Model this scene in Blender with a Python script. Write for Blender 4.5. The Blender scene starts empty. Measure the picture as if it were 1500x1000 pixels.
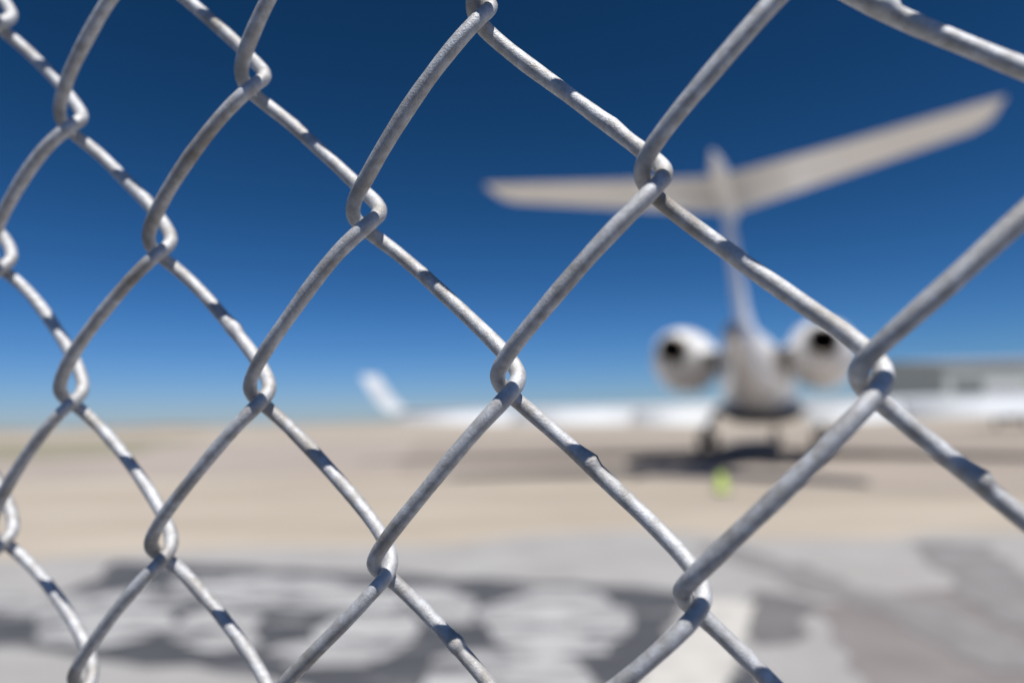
import bpy, bmesh, math, random
from mathutils import Vector, Matrix
R = math.radians
random.seed(7)
SC = bpy.context.scene
COL = SC.collection

# ------------------------------------------------------------------ camera
CAM_H = 1.54
PITCH = math.atan(0.115)
ROLL = R(-1.3)
fw = Vector((0, math.cos(PITCH), math.sin(PITCH)))
r0 = Vector((1, 0, 0))
u0 = r0.cross(fw)
cr = r0 * math.cos(ROLL) + u0 * math.sin(ROLL)
cu = -r0 * math.sin(ROLL) + u0 * math.cos(ROLL)
cam = bpy.data.cameras.new('camera')
cam.lens = 24.0
cam.sensor_width = 36.0
cam.clip_start = 0.01
cam.clip_end = 30000
cam.dof.use_dof = True
cam.dof.focus_distance = 0.141
cam.dof.aperture_fstop = 5.7
camo = bpy.data.objects.new('camera', cam)
COL.objects.link(camo)
camo.matrix_world = Matrix(((cr.x, cu.x, -fw.x, 0), (cr.y, cu.y, -fw.y, 0), (cr.z, cu.z, -fw.z, CAM_H), (0, 0, 0, 1)))
SC.camera = camo

# ------------------------------------------------------------------ light
FENCE_YAW = -0.402441574
# direction the sunlight travels, in the fence's frame (x along, y through, z up)
SUN_T = Vector((-1.3, 1.0, -3.65))
SUN_T = Matrix.Rotation(FENCE_YAW, 3, 'Z') @ SUN_T
SUN_T.normalize()
to_sun = -SUN_T
EL = math.asin(to_sun.z)
AZ = math.atan2(to_sun.x, to_sun.y)          # clockwise from +Y
w = bpy.data.worlds.new('World')
SC.world = w
w.use_nodes = True
nt = w.node_tree
nt.nodes.clear()
sky = nt.nodes.new('ShaderNodeTexSky')
sky.sky_type = 'NISHITA'
sky.sun_disc = False
sky.sun_elevation = EL
sky.sun_rotation = AZ
sky.altitude = 800
sky.air_density = 1.0
sky.dust_density = 0.2
sky.ozone_density = 1.5
# polarised, contrasty rendering of the sky: one power and one gain per colour channel, the same everywhere
sep = nt.nodes.new('ShaderNodeSeparateColor')
com = nt.nodes.new('ShaderNodeCombineColor')
nt.links.new(sky.outputs[0], sep.inputs[0])
def wmath(op, a, b):
    n_ = nt.nodes.new('ShaderNodeMath'); n_.operation = op
    for k, v in enumerate((a, b)):
        if isinstance(v, (int, float)): n_.inputs[k].default_value = v
        else: nt.links.new(v, n_.inputs[k])
    return n_.outputs[0]
ch = [wmath('MULTIPLY', wmath('POWER', sep.outputs[i], pw), gn) for i, (pw, gn) in enumerate(((2.05, 0.0525), (1.68, 0.1456), (1.91, 0.1384)))]
rr_ = wmath('DIVIDE', wmath('MULTIPLY', ch[0], 1.1), wmath('ADD', wmath('MULTIPLY', ch[0], 0.07), 1.0))
gg_ = wmath('DIVIDE', wmath('MULTIPLY', ch[1], 1.1), wmath('ADD', wmath('MULTIPLY', ch[1], 0.045), 1.0))
bb_ = wmath('ADD', wmath('MULTIPLY', ch[2], 0.96), wmath('MULTIPLY', rr_, 0.23))
for i, c_ in enumerate((rr_, gg_, bb_)):
    nt.links.new(c_, com.inputs[i])
bg = nt.nodes.new('ShaderNodeBackground')
bg.inputs['Strength'].default_value = 0.1
wo = nt.nodes.new('ShaderNodeOutputWorld')
nt.links.new(com.outputs[0], bg.inputs[0])
nt.links.new(bg.outputs[0], wo.inputs[0])
sl = bpy.data.lights.new('sun', 'SUN')
sl.energy = 5.0
sl.angle = R(0.53)
sl.color = (1.0, 0.97, 0.925)
so = bpy.data.objects.new('sun', sl)
COL.objects.link(so)
so.rotation_euler = SUN_T.to_track_quat('-Z', 'Y').to_euler()
so.location = (3, -6, 20)
SC.view_settings.view_transform = 'Standard'
SC.view_settings.look = 'None'
SC.view_settings.gamma = 1.0
SC.view_settings.use_curve_mapping = False
SC.view_settings.exposure = 0.0

# ------------------------------------------------------------------ materials
def mat(name, col, rough=0.6, metal=0.0, c2=None, scale=5.0, detail=4.0, bump=0.0, bscale=None, spec=0.5,
        c3=None, scale3=1.0, lo=0.35, hi=0.65, lo3=0.45, hi3=0.7, stretch=None, bdist=0.01, coords='Object'):
    m = bpy.data.materials.new(name)
    m.use_nodes = True
    t = m.node_tree
    n, l = t.nodes, t.links
    b = n['Principled BSDF']
    b.inputs['Base Color'].default_value = (*col, 1)
    b.inputs['Roughness'].default_value = rough
    b.inputs['Metallic'].default_value = metal
    b.inputs['Specular IOR Level'].default_value = spec
    tc = n.new('ShaderNodeTexCoord')
    vec = tc.outputs[coords]
    if stretch:
        mp = n.new('ShaderNodeMapping')
        mp.inputs['Scale'].default_value = stretch
        l.new(vec, mp.inputs[0])
        vec = mp.outputs[0]
    def noise(s, d):
        x = n.new('ShaderNodeTexNoise')
        x.inputs['Scale'].default_value = s
        x.inputs['Detail'].default_value = d
        x.inputs['Roughness'].default_value = 0.6
        l.new(vec, x.inputs['Vector'])
        return x.outputs['Fac']
    def ramp(src, a, b_):
        x = n.new('ShaderNodeMapRange')
        x.inputs['From Min'].default_value = a
        x.inputs['From Max'].default_value = b_
        l.new(src, x.inputs['Value'])
        return x.outputs['Result']
    cur = None
    if c2:
        mx = n.new('ShaderNodeMix'); mx.data_type = 'RGBA'
        mx.inputs[6].default_value = (*col, 1)
        mx.inputs[7].default_value = (*c2, 1)
        l.new(ramp(noise(scale, detail), lo, hi), mx.inputs[0])
        cur = mx.outputs[2]
    if c3:
        mx = n.new('ShaderNodeMix'); mx.data_type = 'RGBA'
        if cur: l.new(cur, mx.inputs[6])
        else: mx.inputs[6].default_value = (*col, 1)
        mx.inputs[7].default_value = (*c3, 1)
        l.new(ramp(noise(scale3, detail), lo3, hi3), mx.inputs[0])
        cur = mx.outputs[2]
    if cur:
        l.new(cur, b.inputs['Base Color'])
    if bump:
        bp = n.new('ShaderNodeBump')
        bp.inputs['Strength'].default_value = bump
        bp.inputs['Distance'].default_value = bdist
        l.new(noise(bscale or scale, 5), bp.inputs['Height'])
        l.new(bp.outputs[0], b.inputs['Normal'])
    return m

M = {
 'zinc': mat('galvanised_zinc', (0.69, 0.70, 0.72), 0.62, 0.40, (0.46, 0.45, 0.435), 430, 9, 0.36, 2300,
             c3=(0.26, 0.22, 0.165), scale3=75, lo3=0.48, hi3=0.78, bdist=0.0006),
 'post': mat('galvanised_tube', (0.45, 0.46, 0.46), 0.5, 0.5, (0.36, 0.36, 0.36), 30, 4, 0.1),
 'white': mat('white_aircraft_paint', (0.86, 0.86, 0.86), 0.28, 0, (0.81, 0.81, 0.80), 1.2, 4),
 'wingpaint': mat('pale_grey_wing_paint', (0.66, 0.68, 0.70), 0.35, 0, (0.61, 0.63, 0.65), 1.2, 4),
 'fairing': mat('belly_shade_grey', (0.10, 0.11, 0.13), 0.4, 0, (0.07, 0.075, 0.09), 2),  # dark grey puts the shadow under the belly into the colour
 'steel': mat('engine_steel', (0.42, 0.38, 0.34), 0.35, 0.8, (0.30, 0.26, 0.22), 6, 4),
 'black': mat('engine_interior', (0.006, 0.006, 0.007), 0.8, 0, (0.012, 0.012, 0.012), 9),  # near-black colour stands in for the shade inside the engine
 'tyre': mat('tyre_rubber', (0.02, 0.02, 0.022), 0.8, 0, (0.03, 0.03, 0.03), 20),
 'hub': mat('wheel_hub', (0.35, 0.35, 0.36), 0.4, 0.6, (0.28, 0.28, 0.28), 14),
 'glass': mat('dark_glass', (0.02, 0.025, 0.03), 0.08, 0, (0.03, 0.035, 0.04), 4),
 'dirt': mat('tan_ground', (0.49, 0.435, 0.36), 0.95, 0, (0.38, 0.32, 0.26), 0.35, 6, 0.4, 6,
             c3=(0.34, 0.295, 0.24), scale3=0.11, lo3=0.48, hi3=0.66, spec=0.2, stretch=(0.35, 1, 1)),
 'apron': mat('worn_concrete', (0.37, 0.32, 0.275), 0.9, 0, (0.31, 0.265, 0.225), 0.4, 6, 0.2, 8,
              c3=(0.34, 0.295, 0.26), scale3=0.16, lo3=0.52, hi3=0.75, spec=0.25, stretch=(0.4, 1, 1)),
 'asphalt': mat('weathered_asphalt', (0.40, 0.39, 0.38), 0.95, 0, (0.33, 0.32, 0.31), 1.1, 8, 0.6, 60,
                c3=(0.38, 0.355, 0.345), scale3=0.35, lo3=0.48, hi3=0.7, spec=0.2),
 'taxi': mat('pale_taxiway', (0.43, 0.375, 0.33), 0.9, 0, (0.35, 0.30, 0.26), 0.4, 6, 0.2, 8, spec=0.25, stretch=(0.4, 1, 1)),
 'scrub': mat('dry_scrub', (0.33, 0.30, 0.235), 1, 0, (0.25, 0.235, 0.17), 0.5, 7, 0.5, 4, spec=0.1),
 'bouncedark': mat('bounce_cutting_dark', (0.06, 0.06, 0.062), 0.9, 0, (0.045, 0.045, 0.047), 3, 6, 0.5, 60, spec=0.3),  # dark colour for the added ground that limits bounce light
 'patch': mat('patched_asphalt', (0.27, 0.245, 0.24), 0.95, 0, (0.21, 0.19, 0.185), 1.4, 7, 0.5, 60, spec=0.2),
 'tar': mat('tar_seal', (0.20, 0.19, 0.185), 0.85, 0, (0.27, 0.26, 0.255), 3, 5),
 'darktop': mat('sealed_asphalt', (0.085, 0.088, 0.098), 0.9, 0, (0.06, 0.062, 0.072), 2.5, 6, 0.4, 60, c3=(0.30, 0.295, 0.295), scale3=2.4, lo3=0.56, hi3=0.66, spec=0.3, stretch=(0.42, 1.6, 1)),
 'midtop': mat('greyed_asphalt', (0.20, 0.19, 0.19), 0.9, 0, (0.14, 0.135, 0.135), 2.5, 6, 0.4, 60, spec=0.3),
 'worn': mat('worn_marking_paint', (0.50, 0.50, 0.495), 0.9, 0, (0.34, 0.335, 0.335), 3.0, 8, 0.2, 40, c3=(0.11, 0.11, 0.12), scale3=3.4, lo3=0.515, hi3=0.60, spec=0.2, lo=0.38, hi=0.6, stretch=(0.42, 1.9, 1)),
 'paint': mat('worn_white_paint', (0.56, 0.54, 0.50), 0.85, 0, (0.40, 0.38, 0.355), 5, 7, lo=0.45, hi=0.7),
 'hill': mat('dry_hill', (0.20, 0.15, 0.10), 1, 0, (0.13, 0.11, 0.075), 0.01, 6, c3=(0.27, 0.21, 0.16), scale3=0.004),
 'lime': mat('lime_plastic', (0.55, 0.70, 0.14), 0.5, 0, (0.50, 0.64, 0.14), 9),
 'base': mat('black_rubber', (0.03, 0.03, 0.03), 0.8, 0, (0.045, 0.045, 0.045), 12),
 'metalwall': mat('pale_metal_cladding', (0.48, 0.53, 0.50), 0.55, 0, (0.44, 0.48, 0.46), 0.3, 4),
 'greenwall': mat('sage_green_cladding', (0.31, 0.40, 0.25), 0.6, 0, (0.28, 0.36, 0.22), 0.3, 4),
 'roofmetal': mat('grey_roof_sheet', (0.44, 0.45, 0.48), 0.45, 0.2, (0.40, 0.41, 0.44), 0.4, 4),
 'doorshade': mat('doorway_shade', (0.10, 0.12, 0.12), 0.6, 0, (0.13, 0.15, 0.15), 0.5, 3),
 'truck': mat('truck_white', (0.78, 0.78, 0.78), 0.35, 0, (0.72, 0.72, 0.71), 2),
 'lamp': mat('red_lens', (0.5, 0.03, 0.02), 0.3, 0, (0.4, 0.03, 0.02), 5),
}

# ------------------------------------------------------------------ mesh helpers
def link(name, verts, faces, m, parent=None, smooth=False, fixn=True):
    me = bpy.data.meshes.new(name)
    me.from_pydata([tuple(v) for v in verts], [], faces)
    me.update()
    if fixn:
        b = bmesh.new(); b.from_mesh(me)
        bmesh.ops.recalc_face_normals(b, faces=b.faces)
        b.to_mesh(me); b.free()
    if smooth:
        me.polygons.foreach_set('use_smooth', [True] * len(me.polygons))
    me.materials.append(M[m])
    o = bpy.data.objects.new(name, me)
    COL.objects.link(o)
    if parent: o.parent = parent
    return o

def empty(name, loc, rotz=0.0):
    o = bpy.data.objects.new(name, None)
    COL.objects.link(o)
    o.location = loc
    o.rotation_euler = (0, 0, rotz)
    o.empty_display_size = 0.2
    return o

def tag(o, label, cat, group=None):
    o['label'] = label; o['category'] = cat
    if group: o['group'] = group
    return o

def box(x0, x1, y0, y1, z0, z1):
    v = [(x, y, z) for x in (x0, x1) for y in (y0, y1) for z in (z0, z1)]
    f = [(0, 1, 3, 2), (4, 6, 7, 5), (0, 4, 5, 1), (2, 3, 7, 6), (0, 2, 6, 4), (1, 5, 7, 3)]
    return v, f

def bevbox(name, dims, m, parent=None, bev=0.02):
    v, f = box(*dims)
    o = link(name, v, f, m, parent)
    b = bmesh.new(); b.from_mesh(o.data)
    bmesh.ops.bevel(b, geom=list(b.edges), offset=bev, segments=2, affect='EDGES', profile=0.6)
    b.to_mesh(o.data); b.free()
    return o

def merge(parts):
    V, F = [], []
    for v, f in parts:
        k = len(V); V += list(v); F += [tuple(i + k for i in q) for q in f]
    return V, F

def loft(rings, caps=True):
    n = len(rings[0]); V = []; F = []
    for r_ in rings: V += list(r_)
    for i in range(len(rings) - 1):
        for j in range(n):
            a = i * n + j; b = i * n + (j + 1) % n
            F.append((a, b, b + n, a + n))
    if caps:
        F.append(tuple(range(n))[::-1]); F.append(tuple(range((len(rings) - 1) * n, len(rings) * n)))
    return V, F

def ring_xz(cx, y, cz, rx, rz, n=28, p=2.0):
    out = []
    for i in range(n):
        a = 2 * math.pi * i / n
        c, s = math.cos(a), math.sin(a)
        out.append((cx + rx * math.copysign(abs(c) ** (2 / p), c), y, cz + rz * math.copysign(abs(s) ** (2 / p), s)))
    return out

def tube(pts, rad, n=8, caps=True):
    rings = []
    pts = [Vector(p) for p in pts]
    for i, p in enumerate(pts):
        d = (pts[min(i + 1, len(pts) - 1)] - pts[max(i - 1, 0)]).normalized()
        ref = Vector((0, 0, 1)) if abs(d.z) < 0.9 else Vector((1, 0, 0))
        a = d.cross(ref).normalized(); b = d.cross(a)
        rr = rad[i] if isinstance(rad, (list, tuple)) else rad
        rings.append([p + (a * math.cos(2 * math.pi * k / n) + b * math.sin(2 * math.pi * k / n)) * rr for k in range(n)])
    return loft(rings, caps)

# ------------------------------------------------------------------ setting
def sheet(name, pts, z, m, parent=None):
    o = link(name, [(x, y, z) for x, y in pts], [tuple(range(len(pts)))], m, parent)
    return o

def grid_sheet(name, x0, x1, y0, y1, nx, ny, z, m):
    V = [(x0 + (x1 - x0) * i / nx, y0 + (y1 - y0) * j / ny, z) for j in range(ny + 1) for i in range(nx + 1)]
    F = [(j * (nx + 1) + i, j * (nx + 1) + i + 1, (j + 1) * (nx + 1) + i + 1, (j + 1) * (nx + 1) + i) for j in range(ny) for i in range(nx)]
    return link(name, V, F, m)

g = grid_sheet('ground', -9000, 9000, -3000, 12000, 6, 6, 0.0, 'dirt'); g['kind'] = 'structure'
g['label'] = 'flat tan sandy airfield ground reaching the horizon'

# apron the jet stands on
ap = sheet('apron', [(-3.5, 20.2), (2.5, 17.6), (6.5, 14.2), (9.5, 11.4), (60, 10.2), (95, 58), (-9, 62)], 0.004, 'apron'); ap['kind'] = 'structure'

tw = sheet('taxiway', [(-70, 23.5), (-3.6, 21.0), (-9.1, 62), (-70, 66)], 0.006, 'taxi'); tw['kind'] = 'structure'
sb = sheet('scrub_ground', [(-27, 33), (-22.5, 41), (-30, 58), (-42, 96), (-110, 110), (-80, 33)], 0.011, 'scrub'); sb['kind'] = 'structure'

# grey service road just inside the fence, with a ragged far edge
edge = []
for i in range(88):
    x = 45 - i * 0.75
    edge.append((x, 8.9 + 0.28 * math.sin(x * 1.3) + 0.35 * math.sin(x * 0.57 + 1) + random.uniform(-0.2, 0.2)))
rd = sheet('service_road', [(-20.2, 8.78), (45, -18.9)] + edge, 0.008, 'asphalt'); rd['kind'] = 'structure'

bt = sheet('unseen_dark_ground', [(-45, 19.0), (45, -19.2), (45, -60), (-45, -22)], 0.006, 'bouncedark'); bt['kind'] = 'structure'  # unseen ground on the camera side, added dark to cut bounce onto the wires

def strip(name, path, width, z, m, parent=None, ragged=0.25, step=0.12):
    pts = [Vector((x, y, 0)) for x, y in path]
    fine = []
    for a, b in zip(pts[:-1], pts[1:]):
        k = max(1, int((b - a).length / step))
        fine += [a.lerp(b, i / k) for i in range(k)]
    fine.append(pts[-1])
    V = []
    for i, p in enumerate(fine):
        d = (fine[min(i + 1, len(fine) - 1)] - fine[max(i - 1, 0)]).normalized()
        nrm = Vector((-d.y, d.x, 0))
        for s in (-1, 1):
            q = p + nrm * s * width / 2 * (1 + random.uniform(-ragged, ragged))
            V.append((q.x, q.y, z))
    F = [(2 * i, 2 * i + 1, 2 * i + 3, 2 * i + 2) for i in range(len(fine) - 1)]
    return link(name, V, F, m, parent)

pts_ = [(2.35, 5.6), (3.1, 6.0), (4.4, 6.25), (6.5, 6.1), (8.5, 5.0), (8.0, 2.2), (4.0, 1.4), (2.2, 2.6), (1.9, 3.9)]
fine_ = []
for (xa, ya), (xb, yb) in zip(pts_, pts_[1:] + pts_[:1]):
    for k in range(8):
        fine_.append((xa + (xb - xa) * k / 8 + random.uniform(-.05, .05), ya + (yb - ya) * k / 8 + random.uniform(-.05, .05)))
sheet('asphalt_patch', fine_, 0.011, 'patch', rd)
def ragged(name, poly, z, m, parent, jit=.03):
    out = []
    for (xa, ya), (xb, yb) in zip(poly, poly[1:] + poly[:1]):
        n = max(1, int(math.hypot(xb - xa, yb - ya) / (jit * 4)))
        for k in range(n):
            out.append((xa + (xb - xa) * k / n + random.uniform(-jit, jit), ya + (yb - ya) * k / n + random.uniform(-jit, jit)))
    return sheet(name, out, z, m, parent)
# dark sealed asphalt with worn white ground markings on it
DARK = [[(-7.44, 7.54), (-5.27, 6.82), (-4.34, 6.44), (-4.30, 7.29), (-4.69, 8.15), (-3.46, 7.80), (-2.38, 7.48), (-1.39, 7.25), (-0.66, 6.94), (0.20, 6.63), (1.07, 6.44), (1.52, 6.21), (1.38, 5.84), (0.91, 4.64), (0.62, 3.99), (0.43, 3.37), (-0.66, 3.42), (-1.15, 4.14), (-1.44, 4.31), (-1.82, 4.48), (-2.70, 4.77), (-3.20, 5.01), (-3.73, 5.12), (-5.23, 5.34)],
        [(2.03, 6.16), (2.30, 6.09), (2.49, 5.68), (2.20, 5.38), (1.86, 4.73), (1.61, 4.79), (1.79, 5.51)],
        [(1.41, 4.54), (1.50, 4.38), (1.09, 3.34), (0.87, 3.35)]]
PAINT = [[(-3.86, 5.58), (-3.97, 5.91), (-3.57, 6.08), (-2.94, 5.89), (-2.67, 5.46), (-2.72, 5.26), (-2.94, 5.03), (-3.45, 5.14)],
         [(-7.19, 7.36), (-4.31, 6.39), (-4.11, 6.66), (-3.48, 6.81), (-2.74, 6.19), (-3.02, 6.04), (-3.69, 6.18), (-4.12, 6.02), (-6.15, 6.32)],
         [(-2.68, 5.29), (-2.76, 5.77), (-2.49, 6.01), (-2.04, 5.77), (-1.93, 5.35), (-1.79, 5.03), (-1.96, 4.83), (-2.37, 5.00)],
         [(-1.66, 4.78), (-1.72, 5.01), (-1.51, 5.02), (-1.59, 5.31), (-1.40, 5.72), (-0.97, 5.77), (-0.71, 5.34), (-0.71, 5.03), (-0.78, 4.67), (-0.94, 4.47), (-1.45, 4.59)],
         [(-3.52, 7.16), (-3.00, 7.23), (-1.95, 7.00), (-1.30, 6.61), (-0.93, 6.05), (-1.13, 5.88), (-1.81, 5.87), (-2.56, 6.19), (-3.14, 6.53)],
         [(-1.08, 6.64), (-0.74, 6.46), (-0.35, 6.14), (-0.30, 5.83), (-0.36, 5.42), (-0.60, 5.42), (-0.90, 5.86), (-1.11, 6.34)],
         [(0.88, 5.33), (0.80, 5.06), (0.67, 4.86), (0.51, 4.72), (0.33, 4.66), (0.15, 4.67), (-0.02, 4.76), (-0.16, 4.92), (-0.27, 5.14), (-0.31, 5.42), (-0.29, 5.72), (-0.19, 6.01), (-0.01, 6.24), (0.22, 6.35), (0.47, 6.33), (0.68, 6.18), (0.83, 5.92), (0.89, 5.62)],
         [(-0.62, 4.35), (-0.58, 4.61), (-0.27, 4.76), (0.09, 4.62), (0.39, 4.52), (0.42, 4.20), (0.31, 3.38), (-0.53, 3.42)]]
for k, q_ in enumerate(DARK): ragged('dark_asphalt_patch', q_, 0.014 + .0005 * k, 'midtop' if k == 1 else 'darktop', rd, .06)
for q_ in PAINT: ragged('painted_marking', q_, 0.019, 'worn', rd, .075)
strip('painted_line', [(1.73, 5.87), (0.97, 4.17), (0.21, 2.47)], 0.46, 0.023, 'paint', rd, 0.06)
strip('crack_seal', [(2.35, 8.4), (2.5, 7.4), (2.75, 6.9), (2.7, 6.1), (3.1, 5.6), (3.0, 4.2)], 0.52, 0.018, 'tar', rd)
strip('crack_seal', [(5.0, 8.2), (4.6, 7.2), (4.3, 6.3), (3.9, 5.5), (3.8, 4.4)], 0.70, 0.020, 'tar', rd)

# low hills on the left horizon
def hills():
    V, F = [], []
    n = 90
    for i in range(n + 1):
        x = -6200 + 9200 * i / n
        y = 4200 + 250 * math.sin(i * 0.21)
        h = 15 * (0.5 + 0.5 * math.sin(i * 0.17 + 2.1)) + 6 * math.sin(i * 0.53) + 4 * math.sin(i * 1.3 + 1)
        h = max(3, h * (1.0 if x < -1800 else max(0.12, 1.0 - (x + 1800) / 900)))
        V += [(x, y - 420, -1), (x, y - 160, h * 0.55), (x, y, h), (x, y + 400, -1)]
    for i in range(n):
        for j in range(3):
            a = i * 4 + j
            F.append((a, a + 1, a + 5, a + 4))
    o = link('hills', V, F, 'hill', None, True)
    o['kind'] = 'structure'
hills()

# ------------------------------------------------------------------ chain-link fence
UNIT = 0.0327                 # half the width of one diamond
KV = 1.18573                  # diamonds stand a little taller than wide
LEAN = -0.0912879
INP = -0.0217312
Cf = Vector((1.6886613, -3.8890181, -0.2551749)) * UNIT
RZ = Matrix.Rotation(FENCE_YAW, 4, 'Z')
ORG = Vector((0, 0, CAM_H)) - RZ @ Cf
ROT = RZ @ Matrix.Rotation(-LEAN, 4, 'X') @ Matrix.Rotation(-INP, 4, 'Y')
down = ROT @ Vector((0, 0, -1))
drop = ORG.z / -down.z
BASE = ORG + down * drop
fence = bpy.data.objects.new('chain_link_fence', None)
COL.objects.link(fence)
fence.matrix_world = Matrix.Translation(BASE) @ ROT
fence.empty_display_size = 0.3
tag(fence, 'weathered galvanised chain-link fence filling the foreground', 'fence')

# small irregularities of the weave (in units of UNIT), knuckle by knuckle
DISP = {(0, 0): (.006, .028), (1, 1): (-.047, -.021), (2, 0): (.002, -.009), (1, -1): (.068, -.014), (-1, -1): (.035, -.002),
        (-2, 0): (.010, .008), (-1, 1): (-.012, .014), (0, 2): (-.080, .007), (-3, 1): (.036, .028), (-2, 2): (.036, -.038),
        (-3, -1): (-.031, -.005), (-4, 0): (-.052, .060), (-4, 2): (.024, .024), (-5, 1): (.038, .10), (-5, 3): (.12, -.06), (-5, -1): (-.049, -.001), (2, 2): (-.14, -.12), (3, 1): (.0, -.05)}
SLACK = {(-1, 1): 0.040, (-3, 1): 0.02, (-4, 0): 0.015, (-4, 2): 0.03, (-2, 2): 0.02}
rj = random.Random(11)
def disp(u_, v_):
    if (u_, v_) not in DISP:
        DISP[(u_, v_)] = (rj.uniform(-.04, .04), rj.uniform(-.03, .03))
    return DISP[(u_, v_)]

HW = 0.5 + 0.055      # half width of the flattened coil
RHO = 0.178           # half depth of the coil
NEXP = 2.25
WR = 0.0505           # wire radius
# superellipse table, by arc length: quarter path from (-HW,0) over the front to (+HW,0)
def table(n):
    raw = []
    K = 600
    for i in range(K + 1):
        t = math.pi * i / K
        c, s = math.cos(t), math.sin(t)
        raw.append((-HW * math.copysign(abs(c) ** (2 / NEXP), c), RHO * abs(s) ** (2 / NEXP)))
    acc = [0]
    for a, b in zip(raw[:-1], raw[1:]):
        acc.append(acc[-1] + math.hypot(b[0] - a[0], b[1] - a[1]))
    out = []; k = 0
    # denser samples towards the two bends
    for i in range(n):
        s = i / n
        s = s - 0.09 * math.sin(4 * math.pi * s) / (1.0) * 0.55
        tgt = s * acc[-1]
        while k < K - 1 and acc[k + 1] < tgt: k += 1
        f = (tgt - acc[k]) / max(1e-9, acc[k + 1] - acc[k])
        out.append((s, raw[k][0] + (raw[k + 1][0] - raw[k][0]) * f, raw[k][1] + (raw[k + 1][1] - raw[k][1]) * f))
    return out
TAB_HI, TAB_LO = table(44), table(10)
# zinc lumps left by dipping: (wire, lower knuckle row of the back strand): position from the upper end, size
LUMP = {(0, -1): (.44, .30), (-1, -2): (.46, .32), (0, 1): (.70, .16), (-3, 0): (.58, .36), (2, -1): (.50, .26), (2, 1): (.33, .42),
        (1, 0): (.42, .07), (-2, 1): (.30, .10), (-4, 1): (.62, .16), (-1, 0): (.38, .06)}

for jj in range(-8, 6):
    for vv in range(-6, 7):
        if (jj, vv) not in LUMP and rj.random() < .55:
            LUMP[(jj, vv)] = (rj.uniform(.25, .75), rj.uniform(.04, .14))

def wire(j, vmin, vmax):
    near = -8 <= j <= 5
    pts, rads, hi = [], [], []
    v = vmin
    if (v - j) % 2: v += 1
    wob = random.Random(j * 31 + 5)
    ph = [wob.uniform(0, 6.28) for _ in range(4)]
    while v < vmax:
        for half in (0, 1):
            dense = near and -6 <= v <= 6
            T = TAB_HI if dense else TAB_LO
            # half 0: left knuckle (j,v) -> right knuckle (j+1,v+1) in front; half 1: right -> left (j,v+2) behind
            a = (j, v) if half == 0 else (j + 1, v + 1)
            b = (j + 1, v + 1) if half == 0 else (j, v + 2)
            da, db = disp(*a), disp(*b)
            sa, sb = SLACK.get(a, 0), SLACK.get(b, 0)
            lump = LUMP.get((j, v + 1)) if half == 1 else None
            for (s, x, y) in T:
                sm = s * s * (3 - 2 * s)
                sl_ = (sa if s < .5 else sb) * max(0, abs(s - .5) * 2 - .6) / .4
                if half == 0:
                    X = j + .5 + x * (1 + 0) + math.copysign(sl_, x)
                    Y = -y
                else:
                    X = j + .5 - x - math.copysign(sl_, x)
                    Y = y
                Z = (v + half + s) * KV
                X += da[0] * (1 - sm) + db[0] * sm
                Z += da[1] * (1 - sm) + db[1] * sm
                Z += .02 * X - .05             # the mesh hangs slightly askew
                # slight hand-bent waviness
                X += .006 * math.sin(Z * 2.3 + ph[0]) + .003 * math.sin(Z * 9.1 + ph[1])
                Y += .008 * math.sin(Z * 1.1 + ph[2])
                rr = WR * (1 + .022 * math.sin(Z * 17 + ph[3]) + .03 * math.sin(Z * 4.3 + ph[1]) + (wob.uniform(-.012, .012) if dense else 0))
                k = 0.0
                if lump:
                    t = (1 - s) - lump[0]          # measured downwards from the upper end
                    k = math.exp(-(t / .055) ** 2) if t < 0 else math.exp(-(t / .016) ** 2)
                    k *= lump[1] * 1.5
                pts.append(Vector((X, Y, Z)))
                rads.append((rr, k))
        v += 2
    n = 14 if near else 6
    V, F = [], []
    for i, p in enumerate(pts):
        d = (pts[min(i + 1, len(pts) - 1)] - pts[max(i - 1, 0)]).normalized()
        a = d.cross(Vector((0, 1, 0.001))).normalized()
        b = d.cross(a)
        rr, k = rads[i]
        for q in range(n):
            an = 2 * math.pi * q / n
            o_ = a * math.cos(an) + b * math.sin(an)
            up = max(0.0, o_.z * .8 - o_.y * .45 + .25)
            V.append((p + o_ * rr * (1 + k * up * 1.3)) * UNIT + Vector((0, 0, drop)))
    L = len(pts)
    for i in range(L - 1):
        for q in range(n):
            a0 = i * n + q; b0 = i * n + (q + 1) % n
            F.append((a0, b0, b0 + n, a0 + n))
    F.append(tuple(range(n))[::-1]); F.append(tuple(range((L - 1) * n, L * n)))
    return link('wire', V, F, 'zinc', fence, True, fixn=False)

VMIN = -int((drop - 0.04) / (UNIT * KV)) 
VMAX = int(0.62 / (UNIT * KV))
for j in range(-46, 40):
    wire(j, VMIN, VMAX)
ztop = drop + VMAX * KV * UNIT
for px in (-46.2 * UNIT, 40.2 * UNIT):
    V, F = tube([(px, 0.045, 0.0), (px, 0.045, ztop + 0.04)], 0.024, 16)
    po = link('post', V, F, 'post', fence, True)
    V, F = loft([[(px + rr * math.cos(k * math.pi / 8), 0.045 + rr * math.sin(k * math.pi / 8), ztop + 0.041 + zz) for k in range(16)]
                 for rr, zz in ((.029, -.03), (.029, .004), (.022, .018), (.008, .026))])
    link('cap', V, F, 'post', po, True)
V, F = tube([(-46.2 * UNIT + .02, 0.04, ztop), (40.2 * UNIT - .02, 0.04, ztop)], 0.019, 14)
link('top_rail', V, F, 'post', fence, True)

# ------------------------------------------------------------------ business jet
JP = (9.636, 26.652, 0.0)
jet = empty('business_jet', JP, -0.39883)
tag(jet, 'white twin-engine business jet with T-tail and winglets, seen from behind', 'airplane')

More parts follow.
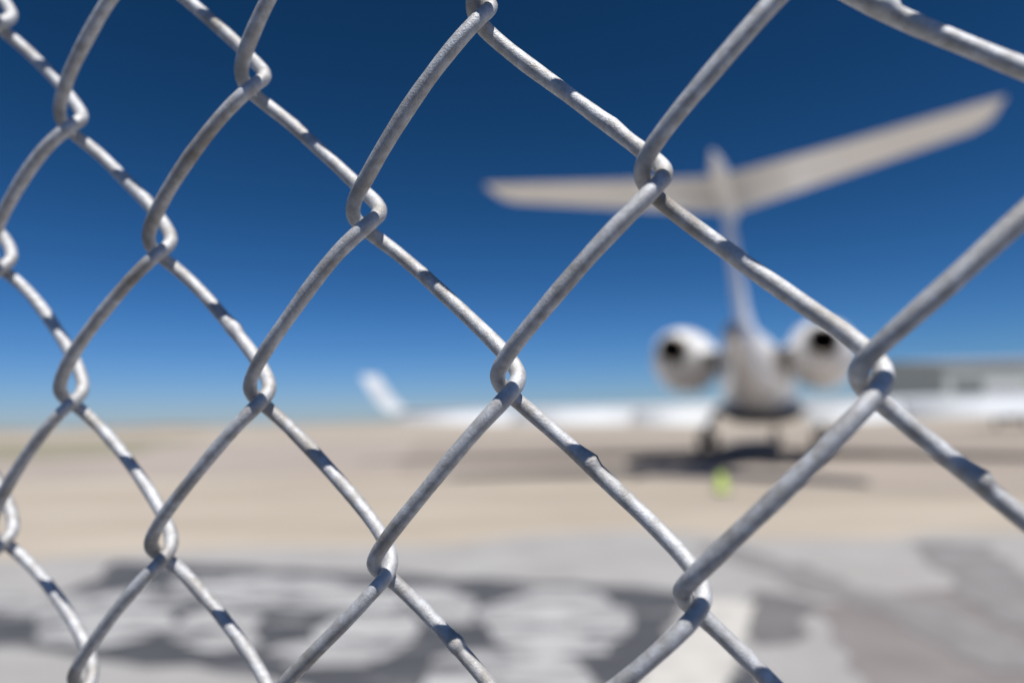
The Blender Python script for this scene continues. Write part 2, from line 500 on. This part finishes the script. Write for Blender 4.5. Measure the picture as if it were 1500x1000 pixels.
# fuselage: y forward, main wheels at y = 0
st = [(15.6, 2.15, .05, .05), (15.3, 2.2, .35, .33), (14.5, 2.35, .72, .72), (13.2, 2.55, 1.0, 1.05), (11.5, 2.66, 1.16, 1.2), (9, 2.72, 1.22, 1.26),
      (2, 2.75, 1.25, 1.3), (-2.5, 2.8, 1.25, 1.3), (-4.5, 2.95, 1.06, 1.2), (-6.5, 3.18, .76, 1.0), (-8.2, 3.36, .5, .76), (-9.6, 3.48, .34, .5), (-10.6, 3.54, .24, .33), (-11.0, 3.56, .18, .24)]
V, F = loft([ring_xz(0, y, z, rx, rz, 32) for y, z, rx, rz in st])
fus = link('fuselage', V, F, 'white', jet, True)
V, F = loft([ring_xz(0, y, 3.55, rr, rr * 1.15, 16) for y, rr in ((-10.95, .17), (-11.25, .15), (-11.24, .1), (-10.98, .1))], True)
link('tail_exhaust', V, F, 'steel', fus, True)
for s in (-1, 1):
    for k in range(7):
        y = 8.2 - k * 1.45
        V, F = loft([[(s * rr_x, y + a * math.cos(t), 3.0 + b * math.sin(t)) for t in [2 * math.pi * i / 16 for i in range(16)]] for rr_x, a, b in ((1.14, .33, .24), (1.183, .31, .22))])
        link('cabin_window', V, F, 'glass', fus)
V, F = loft([[(x * sx, y, z) for x, y, z in ((-.74, 13.62, 3.12), (.74, 13.62, 3.12), (.62, 14.3, 2.72), (-.62, 14.3, 2.72))] for sx in (1.0, 1.06)])
link('windscreen', V, F, 'glass', fus)
# wing-body fairing
V, F = loft([ring_xz(0, y, 1.72, rx, rz, 24, 2.6) for y, rx, rz in ((6.2, .2, .1), (5.2, 1.0, .38), (3, 1.45, .52), (0, 1.5, .55), (-2, 1.2, .42), (-3.4, .3, .1))])
link('belly_fairing', V, F, 'fairing', jet, True)

def foil(le, te, z, th, x=None, n=12):
    """airfoil ring in the y-z plane at spanwise x, leading edge at y = le"""
    up, dn = [], []
    c = le - te
    for i in range(n + 1):
        t = 0.5 - 0.5 * math.cos(math.pi * i / n)
        h = th * c * (1.4845 * math.sqrt(t) - .63 * t - 1.758 * t * t + 1.4215 * t ** 3 - .5075 * t ** 4) * 1.0
        up.append((x, le - t * c, z + h * 1.05)); dn.append((x, le - t * c, z - h * .8))
    return up + dn[::-1][1:-1]

for s in (-1, 1):
    V, F = loft([foil(le, te, z, th, s * x) for x, le, te, z, th in ((.9, 5.2, -.9, 1.80, .11), (4.6, 2.4, -1.5, 1.86, .11), (9, -.6, -3.0, 1.93, .11), (13.2, -3.4, -4.75, 2.0, .11), (13.6, -3.75, -4.85, 2.0, .10))])
    wg = link('wing', V, F, 'wingpaint', jet, True)
    # winglet
    rings = []
    for x, z, le, te, th in ((13.3, 1.98, -3.35, -4.95, .12), (13.6, 1.95, -3.5, -5.1, .13), (13.85, 2.15, -3.8, -5.35, .13), (14.1, 2.7, -4.3, -5.75, .12), (14.3, 3.4, -4.9, -6.1, .11)):
        rg = []
        lean = math.radians(0 if x < 13.4 else 40 if x < 13.7 else 68)
        for (px, py, pz) in foil(le, te, 0, th, 0):
            rg.append((s * (x - pz * math.sin(lean)), py, z + pz * math.cos(lean)))
        rings.append(rg)
    V, F = loft(rings)
    link('winglet', V, F, 'wingpaint', wg, True)
    # lowered flaps, two panels per wing
    for pn, x0, x1 in (('flap', 1.5, 4.55), ('flap', 4.65, 8.9), ('aileron', 9.0, 13.2)):
        rings = []
        for x in (x0, x1):
            te = -.9 - (x - .9) * .162 if x < 4.6 else -1.5 - (x - 4.6) * .341
            z = 1.80 + (x - .9) * .0162
            ch = 1.35 - (x - 1.5) * .03
            a = R(27)
            rg = []
            for (px, py, pz) in foil(0, -ch, 0, .16, 0):
                rg.append((s * x, te + .05 + py * math.cos(a) + pz * math.sin(a), z - .04 + py * math.sin(a) + pz * math.cos(a)))
            rings.append(rg)
        V, F = loft(rings)
        link(pn, V, F, 'wingpaint', wg, True)
    # horizontal stabiliser
    V, F = loft([foil(le, te, z, th, s * x) for x, le, te, z, th in ((0.0, -8.75, -11.95, 7.15, .075), (2.6, -10.6, -12.9, 7.15, .075), (5.0, -12.35, -13.9, 7.15, .07), (5.22, -12.75, -13.95, 7.15, .05))])
    link('horizontal_stabilizer', V, F, 'white', jet, True)
    # engine
    cx, cz = s * 2.12, 3.38
    prof = [(-3.3, .74, 0), (-3.2, .84, 0), (-3.4, .94, 0), (-3.9, 1.04, 0), (-4.5, 1.08, 0), (-5.3, 1.0, .04), (-6.2, .78, .12), (-6.95, .50, .2), (-6.93, .46, .2), (-6.5, .46, .18)]
    V, F = loft([ring_xz(cx, y, cz + dz, rr, rr, 32) for y, rr, dz in prof], False)
    ng = link('engine_nacelle', V, F, 'white', jet, True)
    V, F = loft([ring_xz(cx, y, cz + .2, rr, rr, 28) for y, rr in ((-6.4, .458), (-6.9, .455), (-7.2, .41), (-7.19, .38), (-7.1, .38))], False)
    link('exhaust_nozzle', V, F, 'steel', ng, True)
    V, F = loft([ring_xz(cx, y, cz + .2, rr, rr, 28) for y, rr in ((-7.16, .379), (-6.6, .375), (-5.6, .37))], False)
    link('exhaust_duct', V, F, 'black', ng, True)
    V, F = loft([ring_xz(cx, y, cz + .2, rr, rr, 24) for y, rr in ((-5.65, .365), (-5.7, .365), (-5.8, .25), (-6.3, .03))])
    link('exhaust_plug', V, F, 'black', ng, True)
    V, F = loft([ring_xz(cx, y, cz, rr, rr, 24) for y, rr in ((-3.6, .76), (-3.65, .76), (-3.55, .2), (-3.3, .03))])
    link('fan', V, F, 'black', ng, True)
    # pylon
    V, F = loft([foil(-3.9, -6.6, 3.5, .1, s * .7), foil(-4.0, -6.4, 3.5, .1, s * 1.5)])
    link('pylon', V, F, 'white', jet, True)
    # main gear: strut, door and two wheels
    gx = s * 2.08
    V, F = merge([tube([(gx, .1, 1.5), (gx, 0, .45)], [.11, .09], 12), tube([(gx - .36, 0, .45), (gx + .36, 0, .45)], .06, 10), tube([(gx, .9, 1.5), (gx, .1, .8)], .05, 8)])
    gear = link('landing_gear', V, F, 'hub', jet, True)
    bevbox('gear_door', (gx + s * .17 - .02, gx + s * .17 + .02, -.35, .45, .62, 1.5), 'white', gear, .008)
    for d in (-.27, .27):
        rr = [(.10, .2), (.12, .36), (.09, .44), (-.09, .44), (-.12, .36), (-.10, .2)]
        V, F = loft([[(gx + d + ox, ra * math.cos(t), .445 + ra * math.sin(t)) for t in [2 * math.pi * i / 24 for i in range(24)]] for ox, ra in rr])
        wl = link('wheel', V, F, 'tyre', gear, True)
        V, F = loft([[(gx + d + ox, ra * math.cos(t), .445 + ra * math.sin(t)) for t in [2 * math.pi * i / 20 for i in range(20)]] for ox, ra in ((-.115, .06), (-.112, .19), (.112, .19), (.115, .06))])
        link('rim', V, F, 'hub', wl)

# fin, dorsal root and tail bullet
def fin_ring(le, te, z, th, n=12):
    return [(b, y, z) for (a, y, b) in foil(le, te, 0, th, 0, n)]
V, F = loft([fin_ring(le, te, z, th) for z, le, te, th in ((3.5, .5, -9.9, .085), (4.0, -1.2, -10.1, .07), (4.35, -3.4, -10.25, .06), (4.7, -5.2, -10.45, .055), (5.6, -7.1, -11.05, .052), (6.95, -8.9, -11.9, .052), (7.15, -9.2, -12.05, .052))])
fin = link('tail_fin', V, F, 'white', jet, True)
V, F = loft([ring_xz(0, y, z, rx, rz, 20) for y, z, rx, rz in ((-7.9, 7.2, .03, .03), (-8.4, 7.2, .14, .13), (-9.6, 7.22, .24, .24), (-11.4, 7.22, .24, .25), (-12.2, 7.25, .18, .2), (-12.8, 7.29, .1, .12), (-13.15, 7.32, .03, .04))])
link('tail_bullet', V, F, 'white', fin, True)
# nose gear
V, F = merge([tube([(0, 12.2, 1.7), (0, 12.3, .3)], .07, 10), tube([(-.22, 12.3, .3), (.22, 12.3, .3)], .04, 8)])
ngear = link('nose_gear', V, F, 'hub', jet, True)
for d in (-.16, .16):
    V, F = loft([[(d + ox, 12.3 + ra * math.cos(t), .29 + ra * math.sin(t)) for t in [2 * math.pi * i / 20 for i in range(20)]] for ox, ra in ((.07, .12), (.08, .24), (.05, .285), (-.05, .285), (-.08, .24), (-.07, .12))])
    link('wheel', V, F, 'tyre', ngear, True)

# ------------------------------------------------------------------ lime marker cone near the jet
cn = empty('marker_cone', (4.12, 13.9, 0.004))
tag(cn, 'small lime green marker cone on the tan ground behind the jet', 'cone')
V, F = loft([[(ra * math.cos(t), ra * math.sin(t), z) for t in [2 * math.pi * i / 20 for i in range(20)]] for ra, z in ((.15, .03), (.145, .045), (.06, .38), (.05, .395), (.025, .39))])
link('cone_body', V, F, 'lime', cn, True)
bevbox('cone_base', (-.17, .17, -.17, .17, 0.001, .029), 'base', cn, .008)

# ------------------------------------------------------------------ hangar and truck beyond the right wing
hg = empty('hangar', (113.0, 130.0, 0.0), R(-3))
tag(hg, 'long grey-green metal hangar with shallow roof beyond the right wing', 'building')
W2, D2, HE, HR = 30.0, 36.0, 10.4, 12.2
def slab(name, pts, m, par, th):
    """prism: polygon pts extruded along the vector th"""
    th = Vector(th)
    a = [Vector(p) for p in pts]; b = [p + th for p in a]
    V, F = loft([a, b]); return link(name, V, F, m, par)
for s in (-1, 1):
    slab('gable_wall', [(s * W2, 0.31, 0), (s * W2, D2 - .31, 0), (s * W2, D2 - .31, HE), (s * W2, D2 / 2, HR), (s * W2, .31, HE)], 'metalwall', hg, (-s * .3, 0, 0))
    y0 = 0 if s < 0 else D2
    slab('long_wall', [(-W2, y0, 0), (W2, y0, 0), (W2, y0, HE), (-W2, y0, HE)], 'metalwall', hg, (0, -s * .3, 0))
    ye = -.7 if s < 0 else D2 + .7
    slab('roof_slope', [(-W2 - .6, ye, HE - .02), (W2 + .6, ye, HE - .02), (W2 + .6, D2 / 2, HR + .06), (-W2 - .6, D2 / 2, HR + .06)], 'roofmetal', hg, (0, 0, .22))
for k in range(5):
    x0 = -W2 + 12.5 + k * 6.6
    bevbox('door_panel', (x0, x0 + 6.5, -.28 - .12 * (k % 2), -.04 - .12 * (k % 2), 0.02, 7.0), 'greenwall', hg, .02)
bevbox('doorway_shade_panel', (-W2 + 1.5, -W2 + 7.2, -.05, -.004, 0.02, 7.2), 'doorshade', hg, .01)  # flat panel on the wall; dark colour stands in for a shaded doorway

tk = empty('box_truck', (41.5, 57.5, 0.004), R(-35))
tag(tk, 'white box truck parked in front of the grey-green hangar', 'truck')
bevbox('cargo_box', (-1.2, 1.2, -3.2, 1.6, 1.05, 3.75), 'truck', tk, .05)
V, F = loft([[(x, y, z) for y, z in ((1.7, .75), (3.6, .75), (3.6, 1.65), (3.15, 2.55), (1.7, 2.6))] for x in (-1.05, 1.05)])
cab = link('cab', V, F, 'truck', tk)
V, F = loft([[(x, y, z) for y, z in ((3.605, 1.68), (3.175, 2.53), (3.2, 2.54), (3.63, 1.69))] for x in (-.95, .95)])
link('windscreen', V, F, 'glass', cab)
for s in (-1, 1):
    bevbox('side_window', (s * 1.055 - .01, s * 1.055 + .01, 2.0, 3.05, 1.65, 2.35), 'glass', cab, .004)
    bevbox('tail_light', (s * .95 - .12, s * .95 + .12, -3.26, -3.215, 1.1, 1.28), 'lamp', tk, .01)
bevbox('chassis', (-.5, .5, -3.0, 3.4, .55, 1.04), 'base', tk, .02)
for s in (-1, 1):
    for y in (-2.0, 2.6):
        V, F = loft([[(s * 1.0 + ox, y + ra * math.cos(t), .451 + ra * math.sin(t)) for t in [2 * math.pi * i / 20 for i in range(20)]] for ox, ra in ((.12, .2), (.13, .4), (.1, .45), (-.1, .45), (-.13, .4), (-.12, .2))])
        link('wheel', V, F, 'tyre', tk, True)
